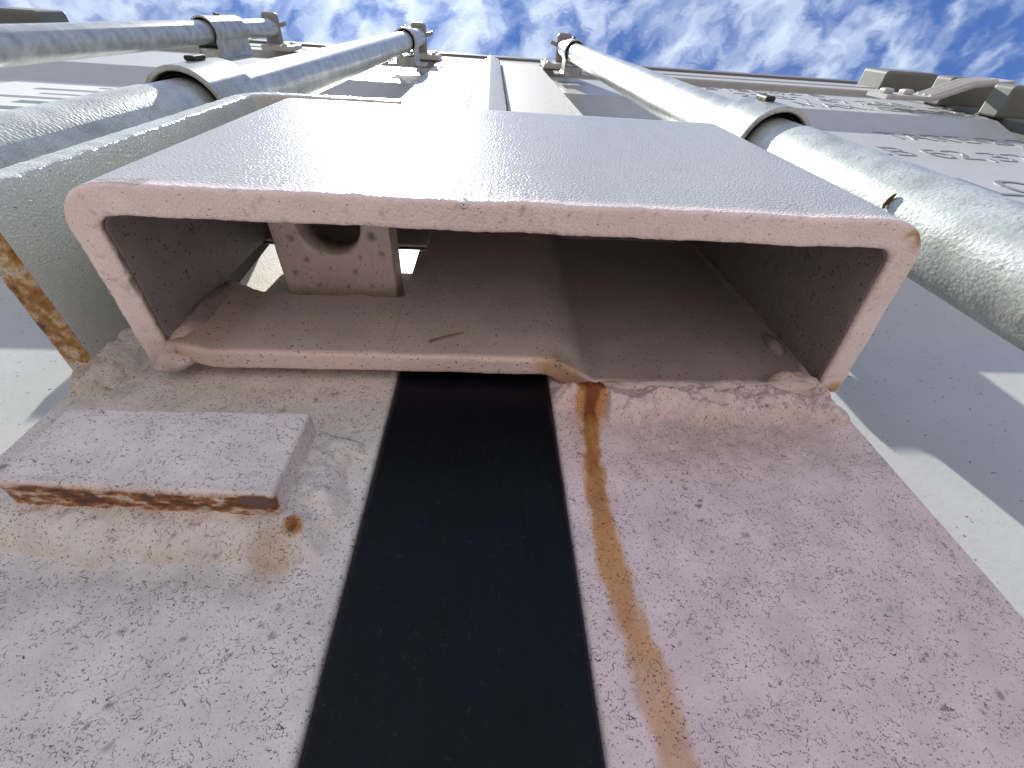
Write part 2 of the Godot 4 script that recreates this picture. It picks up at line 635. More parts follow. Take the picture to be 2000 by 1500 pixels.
func letters(door: Node3D, text: String, x: float, y: float, z: float, h: float, m: Material, label := "") -> void:
	var tm := TextMesh.new()
	var f := SystemFont.new()
	f.font_names = PackedStringArray(["Droid Sans"])
	tm.font = f
	tm.text = text
	tm.font_size = 64
	tm.pixel_size = h * U / 46.0
	tm.depth = 0.0012
	tm.horizontal_alignment = HORIZONTAL_ALIGNMENT_LEFT
	tm.vertical_alignment = VERTICAL_ALIGNMENT_BOTTOM
	var o := MeshInstance3D.new()
	o.name = "lettering"
	o.mesh = tm
	o.material_override = m
	door.add_child(o, true)
	o.position = P(Vector3(x, y, z)) - door.position
	if label != "":
		o.set_meta("label", label)

# ---------------------------------------------------------------- right door
func make_right_door() -> Node3D:
	var t := thing("container_door", "right container door with lock box on its edge, black rubber seal and grey lettering", "container door", P(Vector3(11.5, -11.0, ZS)))
	var streak := [Vector2(0.385, 1.16), Vector2(0.377, 1.149), Vector2(0.347, 0.926), Vector2(0.327, 0.729), Vector2(0.327, 0.515), Vector2(0.344, 0.372), Vector2(0.36, 0.263), Vector2(0.37, 0.15), Vector2(0.38, -0.1)]
	var bead := func(x: float, y: float) -> float:
		var along := ss(0.20, 0.30, x) * (1.0 - ss(1.22, 1.30, x))
		var mid := 1.10 + 0.03 * noise_a.get_noise_2d(x * 4.0, 3.0)
		var wide := 0.082 + 0.035 * noise_a.get_noise_2d(x * 5.0, 9.0)
		if x < 0.42:
			mid = 1.12
			wide = 0.05
		var d := absf(y - mid) / wide
		var hh := 0.0
		if d < 1.0:
			hh = sqrt(1.0 - d * d) * 0.06 * (1.0 + 0.6 * noise_a.get_noise_2d(x * 7.0, y * 9.0) + 0.25 * noise_b.get_noise_2d(x * 20.0, y * 24.0)) * along
		var smear := Vector2((x - 1.24) / 0.075, (y - 1.07) / 0.06).length()
		if smear < 1.0:
			hh = maxf(hh, 0.022 * sqrt(1.0 - smear * smear))
		return hh + 0.0012 * noise_b.get_noise_2d(x * 30.0, y * 30.0)
	var stain := func(p: Vector3) -> Color:
		var cl := (worn_veil(p) * Color(0.98, 0.92, 0.945)).lerp(paint(p), ss(1.7, 2.3, p.y))  # pink veil tint stronger on this stile, left off above the box
		if p.y < 1.6 and p.y > -0.5:
			# dirt gathered along the weld and drips from it
			var wl := exp(-pow((p.y - 0.96) / 0.17, 2.0)) * ss(0.35, 0.6, p.x) * ss(1.32, 1.1, p.x)
			cl = dirt(cl, p, 0.42 * wl * ss(1.06, 1.0, p.y) * (0.8 + 0.5 * noise_b.get_noise_2d(p.x * 5.0, p.y * 5.0)))
			cl = chips(cl, p)
			# rust run from the corner of the box
			var best := 9.0
			var down := 0.0
			for k in streak.size() - 1:
				var a: Vector2 = streak[k]
				var b: Vector2 = streak[k + 1]
				var q := Geometry2D.get_closest_point_to_segment(Vector2(p.x, p.y), a, b)
				var d := q.distance_to(Vector2(p.x, p.y))
				if d < best:
					best = d
					down = 1.15 - q.y
			var wd := lerpf(0.026, 0.043, ss(0.0, 1.0, down)) * (1.0 + 0.25 * noise_a.get_noise_2d(p.y * 9.0, 4.0))
			var off := best + 0.012 * noise_b.get_noise_2d(p.x * 40.0, p.y * 12.0)
			var am := (1.0 - ss(wd * 0.55, wd * 1.25, off)) * lerpf(0.56, 0.25, ss(0.05, 1.0, down))
			am += 0.85 * exp(-pow(down / 0.10, 2.0)) * (1.0 - ss(0.036, 0.062, off))
			# a second faint run on the left lower down
			var side := absf(p.x - (0.312 + 0.02 * (0.9 - p.y)))
			am += 0.10 * (1.0 - ss(0.01, 0.035, side)) * (1.0 - ss(0.0, 0.5, absf(p.y - 0.85)))
			var flow := am * (1.0 + 0.35 * noise_a.get_noise_2d(p.x * 16.0, p.y * 5.0))
			cl = cl.lerp(Color(0.62, 0.285, 0.04), clampf(flow * 2.5, 0.0, 0.86))
			cl = cl.lerp(Color(0.40, 0.16, 0.02), 0.75 * ss(0.75, 0.3, down) * (1.0 - ss(0.006, 0.024, absf(off - 0.008))) * ss(0.15, 0.35, flow) * (0.7 + 0.6 * noise_b.get_noise_2d(p.x * 20.0, p.y * 6.0)))
			cl = cl.lerp(Color(0.25, 0.065, 0.012), ss(0.42, 0.95, flow))
			# greyed spot where the arm was touched up
			var smear := Vector2((p.x - 1.25) / 0.08, (p.y - 1.055) / 0.05).length()
			cl = cl.lerp(Color(0.55, 0.40, 0.33), 0.5 * (1.0 - ss(0.75, 1.0, smear)) * ss(0.4, 0.9, smear))
		return cl
	part("stile", stile(0.235, 1.315, bead, stain), mats.worn_paint, t, "flat door edge with rust streak running down it")
	part("panel", door_panel(1.31, 11.3), mats.panel_paint, t)
	var tr := Geo.new()
	rb(tr, 1.32, 11.3, 14.2, 14.88, -1.5, -1.06, 0.04)
	part("top_rail", tr, mats.panel_paint, t)
	# seal between the doors
	var g := Geo.new()
	var sp := PackedVector2Array([Vector2(-0.318, ZS - 0.12), Vector2(-0.318, ZS - 0.02), Vector2(-0.312, ZS + 0.004), Vector2(-0.30, ZS + 0.012), Vector2(-0.2, ZS + 0.012), Vector2(-0.05, ZS + 0.013), Vector2(0.06, ZS + 0.014), Vector2(0.11, ZS + 0.012), Vector2(0.117, ZS + 0.0108), Vector2(0.125, ZS + 0.012), Vector2(0.2, ZS + 0.010), Vector2(0.225, ZS + 0.006), Vector2(0.232, ZS - 0.005), Vector2(0.233, ZS - 0.12)])
	var rows := []
	var fine_sp := PackedVector2Array()
	for k in sp.size() - 1:
		var cnt := maxi(1, int((sp[k + 1] - sp[k]).length() / 0.008))
		for q in cnt:
			fine_sp.append(sp[k].lerp(sp[k + 1], float(q) / cnt))
	fine_sp.append(sp[sp.size() - 1])
	var sy := PackedFloat32Array([-11.0, -3.0, -0.5])
	for k in 76:
		sy.append(-0.1 + k * 0.02)
	sy.append_array([2.0, 3.0, 6.0, 14.9])
	for y in sy:
		var row := PackedVector3Array()
		for q in fine_sp:
			row.append(Vector3(q.x + 0.003 * noise_a.get_noise_2d(y * 3.0, q.x), y, q.y + 0.0025 * noise_a.get_noise_2d(q.x * 8.0, y * 1.5) + 0.0012 * noise_b.get_noise_2d(q.x * 30.0, y * 2.0)))
		rows.append(row)
	g.sheet(rows, func(p: Vector3) -> Color:
		var k := 1.0 + 0.35 * noise_b.get_noise_2d(p.x * 22.0, p.y * 1.2) + 0.3 * noise_a.get_noise_2d(p.x * 4.0, p.y * 4.0)
		var cl := Color(k, k, k)
		var dust := ss(0.05, 0.45, noise_b.get_noise_2d(p.x * 7.0, p.y * 5.0)) * ss(1.1, 0.5, p.y)
		cl = cl.lerp(Color(13.0, 11.0, 10.0), 0.30 * dust)
		var line := absf(p.x - 0.088 - 0.006 * noise_a.get_noise_2d(p.y * 5.0, 2.0))
		cl = cl.lerp(Color(34.0, 25.0, 17.0), 0.55 * (1.0 - ss(0.003, 0.011, line)) * ss(0.72, 0.62, p.y) * ss(0.30, 0.40, p.y) * (0.8 + noise_b.get_noise_2d(p.y * 25.0, 1.0)))
		cl = cl.lerp(Color(16.0, 14.0, 12.0), 0.5 * (1.0 - ss(0.0, 0.012, absf(absf(p.x + 0.043) - 0.268))) * ss(-0.1, 0.3, noise_b.get_noise_2d(p.y * 9.0, p.x)))
		return cl, false)
	part("rubber_seal", g, mats.rubber, t, "wide black rubber strip between the two doors")
	# pale cover strip over the seal, above the box
	g = Geo.new()
	rows = []
	for y in [3.2, 3.3, 5.0, 8.0, 11.0, 14.0, 14.5, 14.9, 15.1]:
		var k := ss(15.15, 14.3, y)
		var row := PackedVector3Array()
		for q in [Vector2(-0.26, ZS + 0.0), Vector2(-0.25, ZS + 0.03), Vector2(-0.08, ZS + 0.155), Vector2(-0.05, ZS + 0.17), Vector2(-0.02, ZS + 0.17), Vector2(0.17, ZS + 0.115), Vector2(0.195, ZS + 0.10), Vector2(0.205, ZS + 0.08), Vector2(0.208, ZS)]:
			row.append(Vector3(lerpf(-0.03, q.x, 0.35 + 0.65 * k), y, lerpf(ZS + 0.02, q.y, k)))
		rows.append(row)
	g.sheet(rows, func(p: Vector3) -> Color: return paint(p), false)
	part("cover_strip", g, mats.panel_paint, t, "pale ridged strip in line with the seal, above the lock box")
	# guides for the bar
	bar_guide(t, 1.905, 3.18, 3.66)
	bar_guide(t, 1.905, 12.4, 13.0)
	# lettering, left aligned near the bar
	var lm: Material = mats.lettering
	letters(t, "LO 28,270 KG", 5.44, 4.49, -1.189, 0.62, lm, "grey lettering on the right door")
	letters(t, "LB 62,320", 6.35, 7.55, -1.429, 0.62, lm)
	letters(t, "TARE 2,210 KG", 7.9, 9.1, -1.429, 0.62, lm)
	letters(t, "MAX. GROSS 30,480 KG", 6.9, 11.0, -1.189, 0.58, lm)
	letters(t, "22G1 67,200 LB", 6.0, 12.0, -1.189, 0.58, lm)
	letters(t, "318042 6", 5.5, 13.0, -1.189, 0.58, lm)
	# upper hinge, ribbed blade from the door edge out to the pin
	var hinge := Node3D.new()
	hinge.name = "hinge"
	t.add_child(hinge, true)
	hinge.position = P(Vector3(11.2, 12.1, ZS)) - t.position
	hinge.set_meta("label", "ribbed hinge blade at the top corner")
	g = Geo.new()
	var hp := fillet([Vector2(9.3, ZS + 0.05), Vector2(10.5, ZS + 0.06), Vector2(11.3, -0.66), Vector2(12.2, -0.56)], 0.25, 6, 0.12)
	g.strip(hp, 0.09, 11.8, 12.5, 0.02, 0.02, func(w: Vector2, l: float) -> Vector3: return Vector3(w.x, l, w.y), func(p: Vector3) -> Color: return paint(p))
	part("blade", g, mats.panel_paint, hinge)
	for y in [11.95, 12.15, 12.35]:
		g = Geo.new()
		var path := PackedVector3Array()
		for q in hp:
			if q.x > 10.4 and q.x < 11.9:
				path.append(Vector3(q.x, y, q.y + 0.05))
		g.tube(path, func(_s: float, _a: float) -> float: return 0.045, 8, one(Color(0.62, 0.62, 0.60)))
		part("rib", g, mats.panel_paint, hinge)
	for x in [9.5, 10.0]:
		g = Geo.new()
		rb(g, x - 0.12, x + 0.12, 12.03, 12.27, ZS + 0.08, ZS + 0.2, 0.05)
		part("bolt_head", g, mats.panel_paint, hinge)
	make_lock_box(t)
	return t

func make_lock_box(door: Node3D) -> void:
	var box := Node3D.new()
	box.name = "lock_box"
	door.add_child(box, true)
	box.position = P(Vector3(0.1, 1.2, ZS)) - door.position
	box.set_meta("label", "open bottomed steel lock box with thick rounded rim")
	# U of plate: left arm, front, right arm
	var th := 0.085
	var u := fillet([Vector2(-1.1, -0.96), Vector2(-1.098, -0.43), Vector2(1.262, -0.43), Vector2(1.325, ZS - 0.01)], 0.088, 10, 0.012)
	var put := func(w: Vector2, l: float) -> Vector3:
		var p := Vector3(w.x, l, w.y)
		if l > 1.62 and w.x < -1.0:
			p.z = maxf(p.z, -0.875)
		if l < 1.3:
			p.y += 0.005 * noise_a.get_noise_2d(w.x * 3.5, w.y * 3.5) + 0.0025 * noise_b.get_noise_2d(w.x * 40.0, w.y * 40.0)
			p.z += 0.0025 * noise_b.get_noise_2d(w.x * 22.0, 5.0) + 0.005 * noise_a.get_noise_2d(w.x * 4.0, 15.0)
		return p
	var col := func(p: Vector3) -> Color:
		var cl := paint(p)
		var front: bool = p.z > -0.475
		var rimk := 1.0 - ss(1.21, 1.26, p.y)
		# rim underside brightened and pinker: lens flare put into the colour
		cl = cl.lerp(worn_veil(p) * Color(1.10, 1.05, 1.02), rimk)
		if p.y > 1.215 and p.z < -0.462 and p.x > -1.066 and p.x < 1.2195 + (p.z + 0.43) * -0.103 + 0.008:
			cl = inner_shade(p)  # recess shade put into the colour of the inner faces
		cl = dirt(cl, p, 0.42 * rimk * ss(0.18, 0.42, noise_b.get_noise_2d(p.x * 5.0, p.z * 9.0)) * ss(0.0, 0.4, noise_b.get_noise_2d(p.x * 30.0, p.z * 30.0)))
		# rust at the right corner and a rusty toe at each arm
		var dc := Vector2(p.x - 1.285, p.z + 0.40).length()
		cl = dirt(cl, p, 0.45 * rimk * ss(0.40, 0.52, noise_b.get_noise_2d(p.x * 34.0, p.z * 34.0)))
		cl = rust(cl, p, 0.75 * (1.0 - ss(0.0, 0.085, dc + 0.03 * nz(p, 20.0))) * rimk)
		var toe := Vector2(p.x - 1.33, p.z + 1.02).length()
		cl = rust(cl, p, 0.42 * (1.0 - ss(0.0, 0.06, toe)) * rimk)
		cl = dirt(cl, p, 0.5 * (1.0 - ss(0.0, 0.22, Vector2(p.x + 1.1, p.z + 0.98).length())) * rimk)
		# grime line along the inner edge of the left arm
		if p.x < -1.0 and not front and p.x > -1.075 and p.y > 1.205 and p.y < 1.232:
			cl = dirt(cl, p, 0.95)
		if p.x < -0.9 and p.x > -1.07 and front and p.y > 1.207 and p.y < 1.25:
			cl = dirt(cl, p, 0.6)
		return cl
	var g := Geo.new()
	g.strip(u, th, 1.2, 2.68, 0.010, 0.03, put, col, PackedFloat32Array([1.228, 1.237, 1.25, 1.27, 1.35, 1.6, 1.63, 2.0, 2.4]))
	part("shell", g, mats.front_paint, box)
	# pits on the inner faces, over the painted inner shade
	var inn := PackedVector2Array()
	for k in u.size():
		var tg := (u[mini(k + 1, u.size() - 1)] - u[maxi(k - 1, 0)]).normalized()
		inn.append(u[k] - Vector2(-tg.y, tg.x) * (0.5 * th + 0.001))
	g = Geo.new()
	g.strip(inn, 0.005, 1.222, 2.6, 0.001, -1.0, put, inner_shade, PackedFloat32Array([1.3, 1.6, 1.63, 2.0]))
	part("pitted_shade", g, mats.pitted_paint, box)
	# top plate closes the box
	g = Geo.new()
	rb(g, -1.09, -0.30, 2.58, 2.66, -0.895, -0.44, 0.01, inner_shade)
	rb(g, -0.31, 1.31, 2.575, 2.655, -1.02, -0.44, 0.01, inner_shade)
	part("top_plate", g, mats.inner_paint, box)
	# back plate with the slot, bent back to the stile on the right
	var bth := 0.075
	var b_all := [Vector2(-1.075, -0.952), Vector2(0.235, -0.952), Vector2(0.395, -1.052), Vector2(1.30, -1.052)]
	var bcol := func(p: Vector3) -> Color:
		var cl := (worn_veil(p) * Color(0.78, 0.80, 0.80)).lerp(inner_shade(p) * Color(1.45, 1.45, 1.45), 0.8 * ss(0.33, 0.40, p.x))  # plate dulled for inner shade; right of the bend its own mauve
		var edge := 1.0 - ss(1.205, 1.23, p.y)
		cl = cl.lerp(worn_veil(p) * Color(1.05, 1.0, 0.98), edge)
		# ochre stain round the bend and dirt in the left corner
		var st := (1.0 - ss(0.05, 0.12, absf(p.x - 0.27))) * (1.0 - ss(0.0, 0.05, p.y - 1.2))
		cl = cl.lerp(Color(0.60, 0.40, 0.20), 0.75 * st)
		var st2 := (1.0 - ss(0.0, 0.09, Vector2(p.x - 0.27, (p.y - 1.24) * 1.2).length()))
		cl = cl.lerp(Color(0.30, 0.24, 0.10), 0.45 * st2 * (0.7 + noise_b.get_noise_2d(p.x * 20.0, p.y * 20.0)))
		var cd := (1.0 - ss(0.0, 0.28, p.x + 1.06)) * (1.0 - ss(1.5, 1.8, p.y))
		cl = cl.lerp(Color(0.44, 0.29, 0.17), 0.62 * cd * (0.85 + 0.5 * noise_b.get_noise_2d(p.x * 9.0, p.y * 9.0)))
		return cl
	g = Geo.new()
	var bput := func(w: Vector2, l: float) -> Vector3:
		var y := l
		if absf(l - 1.61) < 0.012 and w.x < -0.3:
			y += 0.022 * noise_a.get_noise_2d(w.x * 5.0, 2.0) + 0.01 * noise_b.get_noise_2d(w.x * 18.0, 7.0) + 0.05 * (1.0 - ss(0.0, 0.16, w.x + 1.04))
		if l < 1.23:
			y += 0.004 * noise_a.get_noise_2d(w.x * 7.0, 31.0)
		return Vector3(w.x, y, w.y + 0.004 * noise_a.get_noise_2d(w.x * 2.5, l * 2.5) + 0.03 * (1.0 - ss(0.0, 0.14, w.x + 1.06)) * (1.0 - ss(1.5, 1.75, l)))
	var p_all := fillet(b_all, 0.12, 8, 0.015)
	var lev := PackedFloat32Array()
	for k in 18:
		lev.append(1.23 + 0.02 * k)
	var p_right := PackedVector2Array([Vector2(-0.34, -0.952)])
	var p_left := PackedVector2Array()
	for q in p_all:
		if q.x > -0.34:
			p_right.append(q)
		else:
			p_left.append(q)
	p_left.append(Vector2(-0.34, -0.952))
	g.strip(p_left, bth, 1.2, 1.61, 0.012, 0.012, bput, bcol, lev, false)
	g.strip(p_right, bth, 1.2, 2.6, 0.012, -1.0, bput, bcol, lev)
	g.strip(PackedVector2Array([Vector2(-1.075, -0.892), Vector2(-0.7, -0.892), Vector2(-0.30, -0.892)]), 0.03, 2.04, 2.6, 0.01, -1.0, bput, bcol)
	part("back_plate", g, mats.inner_paint, box)
	# weld beads, painted over
	var beads := [
		[PackedVector3Array([Vector3(-1.12, 1.19, -0.985), Vector3(-1.06, 1.2, -0.96), Vector3(-1.0, 1.205, -0.955)]), 0.032],
		[PackedVector3Array([Vector3(-1.045, 1.2, -0.915), Vector3(-1.045, 1.35, -0.91), Vector3(-1.045, 1.5, -0.908), Vector3(-1.045, 1.62, -0.91)]), 0.045],
		[PackedVector3Array([Vector3(1.06, 1.15, -1.03), Vector3(1.12, 1.19, -1.012), Vector3(1.2, 1.20, -1.012), Vector3(1.27, 1.18, -1.03)]), 0.055],
		[PackedVector3Array([Vector3(1.235, 1.40, -1.02), Vector3(1.225, 1.46, -1.012), Vector3(1.235, 1.54, -1.02)]), 0.028],
		[PackedVector3Array([Vector3(1.275, 1.25, -1.022), Vector3(1.27, 1.6, -1.022), Vector3(1.27, 2.0, -1.02), Vector3(1.265, 2.5, -1.02)]), 0.026],
		[PackedVector3Array([Vector3(-0.2, 2.575, -0.92), Vector3(0.2, 2.575, -0.93), Vector3(0.5, 2.575, -1.01), Vector3(1.2, 2.575, -1.012)]), 0.025],
		[PackedVector3Array([Vector3(0.39, 1.18, -1.03), Vector3(0.6, 1.165, -1.015), Vector3(0.85, 1.16, -1.015), Vector3(1.08, 1.17, -1.005), Vector3(1.25, 1.17, -1.0)]), 0.042],
	]
	for b in beads:
		var cv := Curve3D.new()
		for q in b[0]:
			cv.add_point(q)
		for k in cv.point_count:
			var dir := (cv.get_point_position(mini(k + 1, cv.point_count - 1)) - cv.get_point_position(maxi(k - 1, 0))) / 6.0
			cv.set_point_in(k, -dir)
			cv.set_point_out(k, dir)
		var len := cv.get_baked_length()
		var path := PackedVector3Array()
		var steps := maxi(14, int(len / 0.02))
		for k in steps + 1:
			path.append(cv.sample_baked(len * k / steps))
		var r: float = b[1]
		g = Geo.new()
		var rad := func(s: float, a: float) -> float:
			return r * (0.25 + 0.75 * pow(maxf(sin(PI * clampf(s, 0.02, 0.98)), 0.0), 0.4)) * (1.0 + 0.42 * noise_b.get_noise_3d(s * maxf(len, 0.35) * 9.0, cos(a) * 1.3, sin(a) * 1.3 + r * 90.0) + 0.2 * noise_a.get_noise_2d(s * len * 5.0, 8.0))
		g.tube(path, rad, 18, func(p: Vector3) -> Color: return dirt(worn_veil(p).lerp(inner_shade(p), 0.85 * ss(1.26, 1.36, p.y)), p, 0.12 if p.x > 0.0 else 0.40))  # beads inside the box take on the painted shade
		part("weld_bead", g, mats.edge_paint, box)

# ---------------------------------------------------------------- left door
func make_left_door() -> Node3D:
	var t := thing("container_door", "left container door with welded steel block, angled guard plate and padlock tab", "container door", P(Vector3(-11.5, -11.0, ZS)))
	var h := func(x: float, y: float) -> float:
		var hh := 0.0
		# fillet round the block
		var dx := maxf(maxf(-1.135 - x, x + 0.49), 0.0)
		var dy := maxf(maxf(0.61 + 0.036 * clampf((-0.49 - x) / 0.645, 0.0, 1.0) - y, y - 0.885), 0.0)
		var wide := 0.09 + 0.035 * noise_a.get_noise_2d(x * 5.0, y * 5.0)
		if y > 0.885:
			wide *= 0.4
		var d := Vector2(dx, dy).length()
		if d < wide * 1.3:
			var q := clampf(d / (wide * 1.3), 0.0, 1.0)
			hh = 0.066 * (1.0 - q * q * q) * (1.0 + 0.22 * noise_b.get_noise_2d(x * 13.0, y * 13.0)) * (1.0 - 0.35 * q)
			hh *= ss(1.0, 0.82, q)
		# lumps at the lower right corner
		for q in [Vector3(-0.465, 0.60, 0.05), Vector3(-0.43, 0.68, 0.045), Vector3(-0.455, 0.76, 0.04), Vector3(-0.44, 0.84, 0.03)]:
			var e := Vector2(x - q.x, y - q.y).length() / 0.05
			if e < 1.0:
				hh = maxf(hh, q.z * (1.0 - e * e) + 0.02)
		var hole := Vector2(x + 0.462, y - 0.585).length()
		hh -= 0.03 * (1.0 - ss(0.0, 0.012, hole))
		# weld along the foot of the guard plate
		var bx := maxf(maxf(-1.41 - x, x + 1.32), 0.0)
		var by := maxf(1.2 - y, 0.0)
		var bd := Vector2(bx, by).length()
		if bd < 0.095:
			hh = maxf(hh, 0.075 * pow(1.0 - bd / 0.095, 0.7) * (1.0 + 0.4 * noise_a.get_noise_2d(x * 9.0, y * 9.0)))
		return hh + 0.0012 * noise_b.get_noise_2d(x * 30.0, y * 30.0)
	var col := func(p: Vector3) -> Color:
		var cl := (worn_veil(p) * Color(0.96, 1.03, 1.0)).lerp(paint(p), ss(1.7, 2.3, p.y))  # painted veil tint left off above the box
		if p.y < 1.6 and p.y > -0.5:
			cl = chips(cl, p)
			var d := Vector2(p.x + 0.462, p.y - 0.585).length()
			cl = rust(cl, p, 0.75 * (1.0 - ss(0.004, 0.034, d)))
			var st := Vector2((p.x + 0.50) / 0.08, (p.y - 0.53) / 0.09).length()
			cl = cl.lerp(Color(0.52, 0.36, 0.19), 0.55 * (1.0 - ss(0.3, 1.0, st)))
			var bel := exp(-pow((p.y - 0.47) / 0.06, 2.0)) * (1.0 - ss(-0.6, -0.35, p.x))
			cl = dirt(cl, p, 0.30 * bel)
			var wb := 1.0 - ss(0.02, 0.2, Vector2(maxf(maxf(-1.41 - p.x, p.x + 1.30), 0.0), p.y - 1.17).length())
			cl = cl.lerp(Color(0.38, 0.31, 0.2), clampf(0.55 * wb * (0.8 + noise_b.get_noise_2d(p.x * 14.0, p.y * 14.0)), 0, 1))
		return cl
	part("stile", stile(-1.38, -0.32, h, col), mats.worn_paint, t, "flat door edge to the left of the black seal")
	part("panel", door_panel(-11.3, -1.375), mats.panel_paint, t)
	var tr := Geo.new()
	rb(tr, -11.3, -1.385, 14.2, 14.88, -1.5, -1.06, 0.04)
	part("top_rail", tr, mats.panel_paint, t)
	# welded block with rusty underside
	var g := Geo.new()
	var bcol := func(p: Vector3) -> Color:
		var cl := worn_veil(p) * Color(0.98, 1.03, 1.03)
		if p.y < 0.66:
			var under := 1.0 - ss(0.611, 0.622, p.y)
			var deep := ss(-0.880, -0.905, p.z) * (1.0 - 0.5 * ss(-0.935, -0.965, p.z))
			var big := noise_b.get_noise_2d(p.x * 5.0 + 3.0, p.z * 9.0)
			var small := noise_b.get_noise_2d(p.x * 16.0, p.z * 45.0 + 8.0)
			var am := deep * (0.74 + 0.75 * big + 0.95 * small)
			cl = cl.lerp(Color(0.56, 0.39, 0.21), 0.5 * under * ss(0.05, 0.4, am + 0.15))
			cl = cl.lerp(Color(0.36, 0.135, 0.025), under * ss(0.30, 0.58, am))
			cl = cl.lerp(Color(0.11, 0.045, 0.02), under * ss(0.62, 1.0, am))
			var spot := Vector2((p.x + 0.535) / 0.045, (p.z + 0.912) / 0.026).length() + 0.25 * small
			cl = cl.lerp(Color(0.22, 0.08, 0.03), under * (1.0 - ss(0.95, 1.25, spot)))
			cl = cl.lerp(Color(0.16, 0.105, 0.10), under * (1.0 - ss(0.7, 0.95, spot)))
			cl = cl.lerp(Color(0.50, 0.40, 0.28), 0.45 * (1.0 - ss(0.612, 0.64, p.y)) * (1.0 - under) * (0.6 + big))
		return cl
	var bj := func(p: Vector3) -> float:
		return 0.004 * noise_a.get_noise_3d(p.x * 6.0, p.y * 6.0, p.z * 6.0) + 0.002 * noise_b.get_noise_3d(p.x * 25.0, p.y * 25.0, p.z * 25.0)
	rb(g, -1.135, -0.49, 0.606, 0.885, -1.06, -0.88, 0.012, bcol, 0.0055, bj)
	for k in g.v.size():
		var bx := g.v[k].x / U
		var bdown := (0.885 - (g.v[k].y - 1.15) / U) / 0.279
		g.v[k].y += U * 0.036 * bdown * clampf((-0.49 - bx) / 0.645, 0.0, 1.0)
	part("stop_block", g, mats.worn_paint, t, "thick rectangular steel block with rusty lower edge, welded on")
	# guard plate: side and top leg round the lock box
	var guard := fillet([Vector2(-1.368, 1.2), Vector2(-1.368, 2.99), Vector2(-0.53, 3.02)], 0.16, 8, 0.012)
	g = Geo.new()
	var gput := func(w: Vector2, l: float) -> Vector3:
		return Vector3(w.x + 0.003 * noise_b.get_noise_2d(w.y * 20.0, l * 8.0), w.y, maxf(l, -0.75 if w.y > 2.86 else -2.0) + 0.004 * noise_b.get_noise_2d(w.x * 9.0, w.y * 9.0))
	var gcol := func(p: Vector3) -> Color: return paint(p) * Color(1.22, 1.28, 1.24)
	g.strip(guard, 0.088, ZS - 0.02, -0.42, -1.0, 0.012, gput, gcol, PackedFloat32Array(), false)
	var gp := part("guard_plate", g, mats.front_paint, t, "bent steel plate with rusty cut end, round the left of the lock box")
	# its cut lower end, with rust
	g = Geo.new()
	var rows := []
	for k in 76:
		var z := lerpf(ZS - 0.02, -0.42, k / 75.0)
		var row := PackedVector3Array()
		for q in 13:
			var f := q / 12.0
			var e := minf(f, 1.0 - f)
			row.append(Vector3(lerpf(-1.4118, -1.3242, f) + 0.002 * noise_b.get_noise_2d(z * 30.0, f * 3.0), 1.2 - 0.012 * ss(0.0, 0.12, e) + 0.003 * noise_b.get_noise_2d(z * 25.0, f * 2.0), z))
		rows.append(row)
	var ecol := func(p: Vector3) -> Color:
		var cl := paint(p) * Color(1.3, 1.22, 1.08)
		var inside := ss(-0.995, -0.97, p.z)
		var big := noise_b.get_noise_2d(p.z * 4.0, p.x * 4.0 + 9.0)
		var small := noise_b.get_noise_2d(p.z * 22.0, p.x * 22.0)
		var am := inside * (0.34 + 1.0 * big + 0.55 * small - 0.35 * ss(-1.39, -1.41, p.x))
		cl = cl.lerp(Color(0.60, 0.42, 0.18), 0.8 * inside * ss(-0.05, 0.4, am))
		cl = cl.lerp(Color(0.40, 0.19, 0.035), ss(0.36, 0.62, am))
		cl = cl.lerp(Color(0.12, 0.05, 0.02), ss(0.64, 0.95, am))
		return cl
	g.sheet(rows, ecol, true)
	part("cut_end", g, mats.worn_paint, gp, "rusty cut end of the plate")
	# tab with the padlock hole
	g = Geo.new()
	var lo := []
	var hi := []
	var ctr := Vector2(-0.635, -0.665)
	var rects := Rect2(-0.865, -1.06, 0.47, 0.62)
	var levels := [[1.0, 1.725, 0.0], [1.0, 1.715, 0.012], [0.5, 1.714, 0.0], [0.03, 1.715, 0.0], [0.0, 1.722, 0.0], [0.0, 1.84, 0.0]]
	rows = []
	var steps := 192
	var rims := PackedVector2Array()
	for k in steps + 1:
		var d := Vector2.from_angle(TAU * k / steps)
		var tt := 99.0
		if absf(d.x) > 1e-5:
			tt = minf(tt, ((rects.end.x if d.x > 0 else rects.position.x) - ctr.x) / d.x)
		if absf(d.y) > 1e-5:
			tt = minf(tt, ((rects.end.y if d.y > 0 else rects.position.y) - ctr.y) / d.y)
		rims.append(ctr + d * tt)
	for lv in [[1.0, 1.85], [1.0, 1.73], [0.985, 1.717], [0.95, 1.715], [0.9, 1.714], [0.84, 1.714], [0.78, 1.714], [0.72, 1.714], [0.66, 1.714], [0.6, 1.714], [0.54, 1.714], [0.48, 1.714], [0.42, 1.714], [0.36, 1.714], [0.3, 1.714], [0.24, 1.714], [0.18, 1.714], [0.12, 1.714], [0.06, 1.715], [0.0, 1.722], [0.0, 1.76], [0.0, 1.85], [0.95, 1.851], [1.0, 1.85]]:
		var row := PackedVector3Array()
		for k in steps + 1:
			var d := Vector2.from_angle(TAU * k / steps)
			var q: Vector2 = (ctr + d * 0.125).lerp(rims[k], lv[0])
			row.append(Vector3(q.x, lv[1] + 0.003 * noise_b.get_noise_2d(q.x * 12.0, q.y * 12.0), q.y))
		rows.append(row)
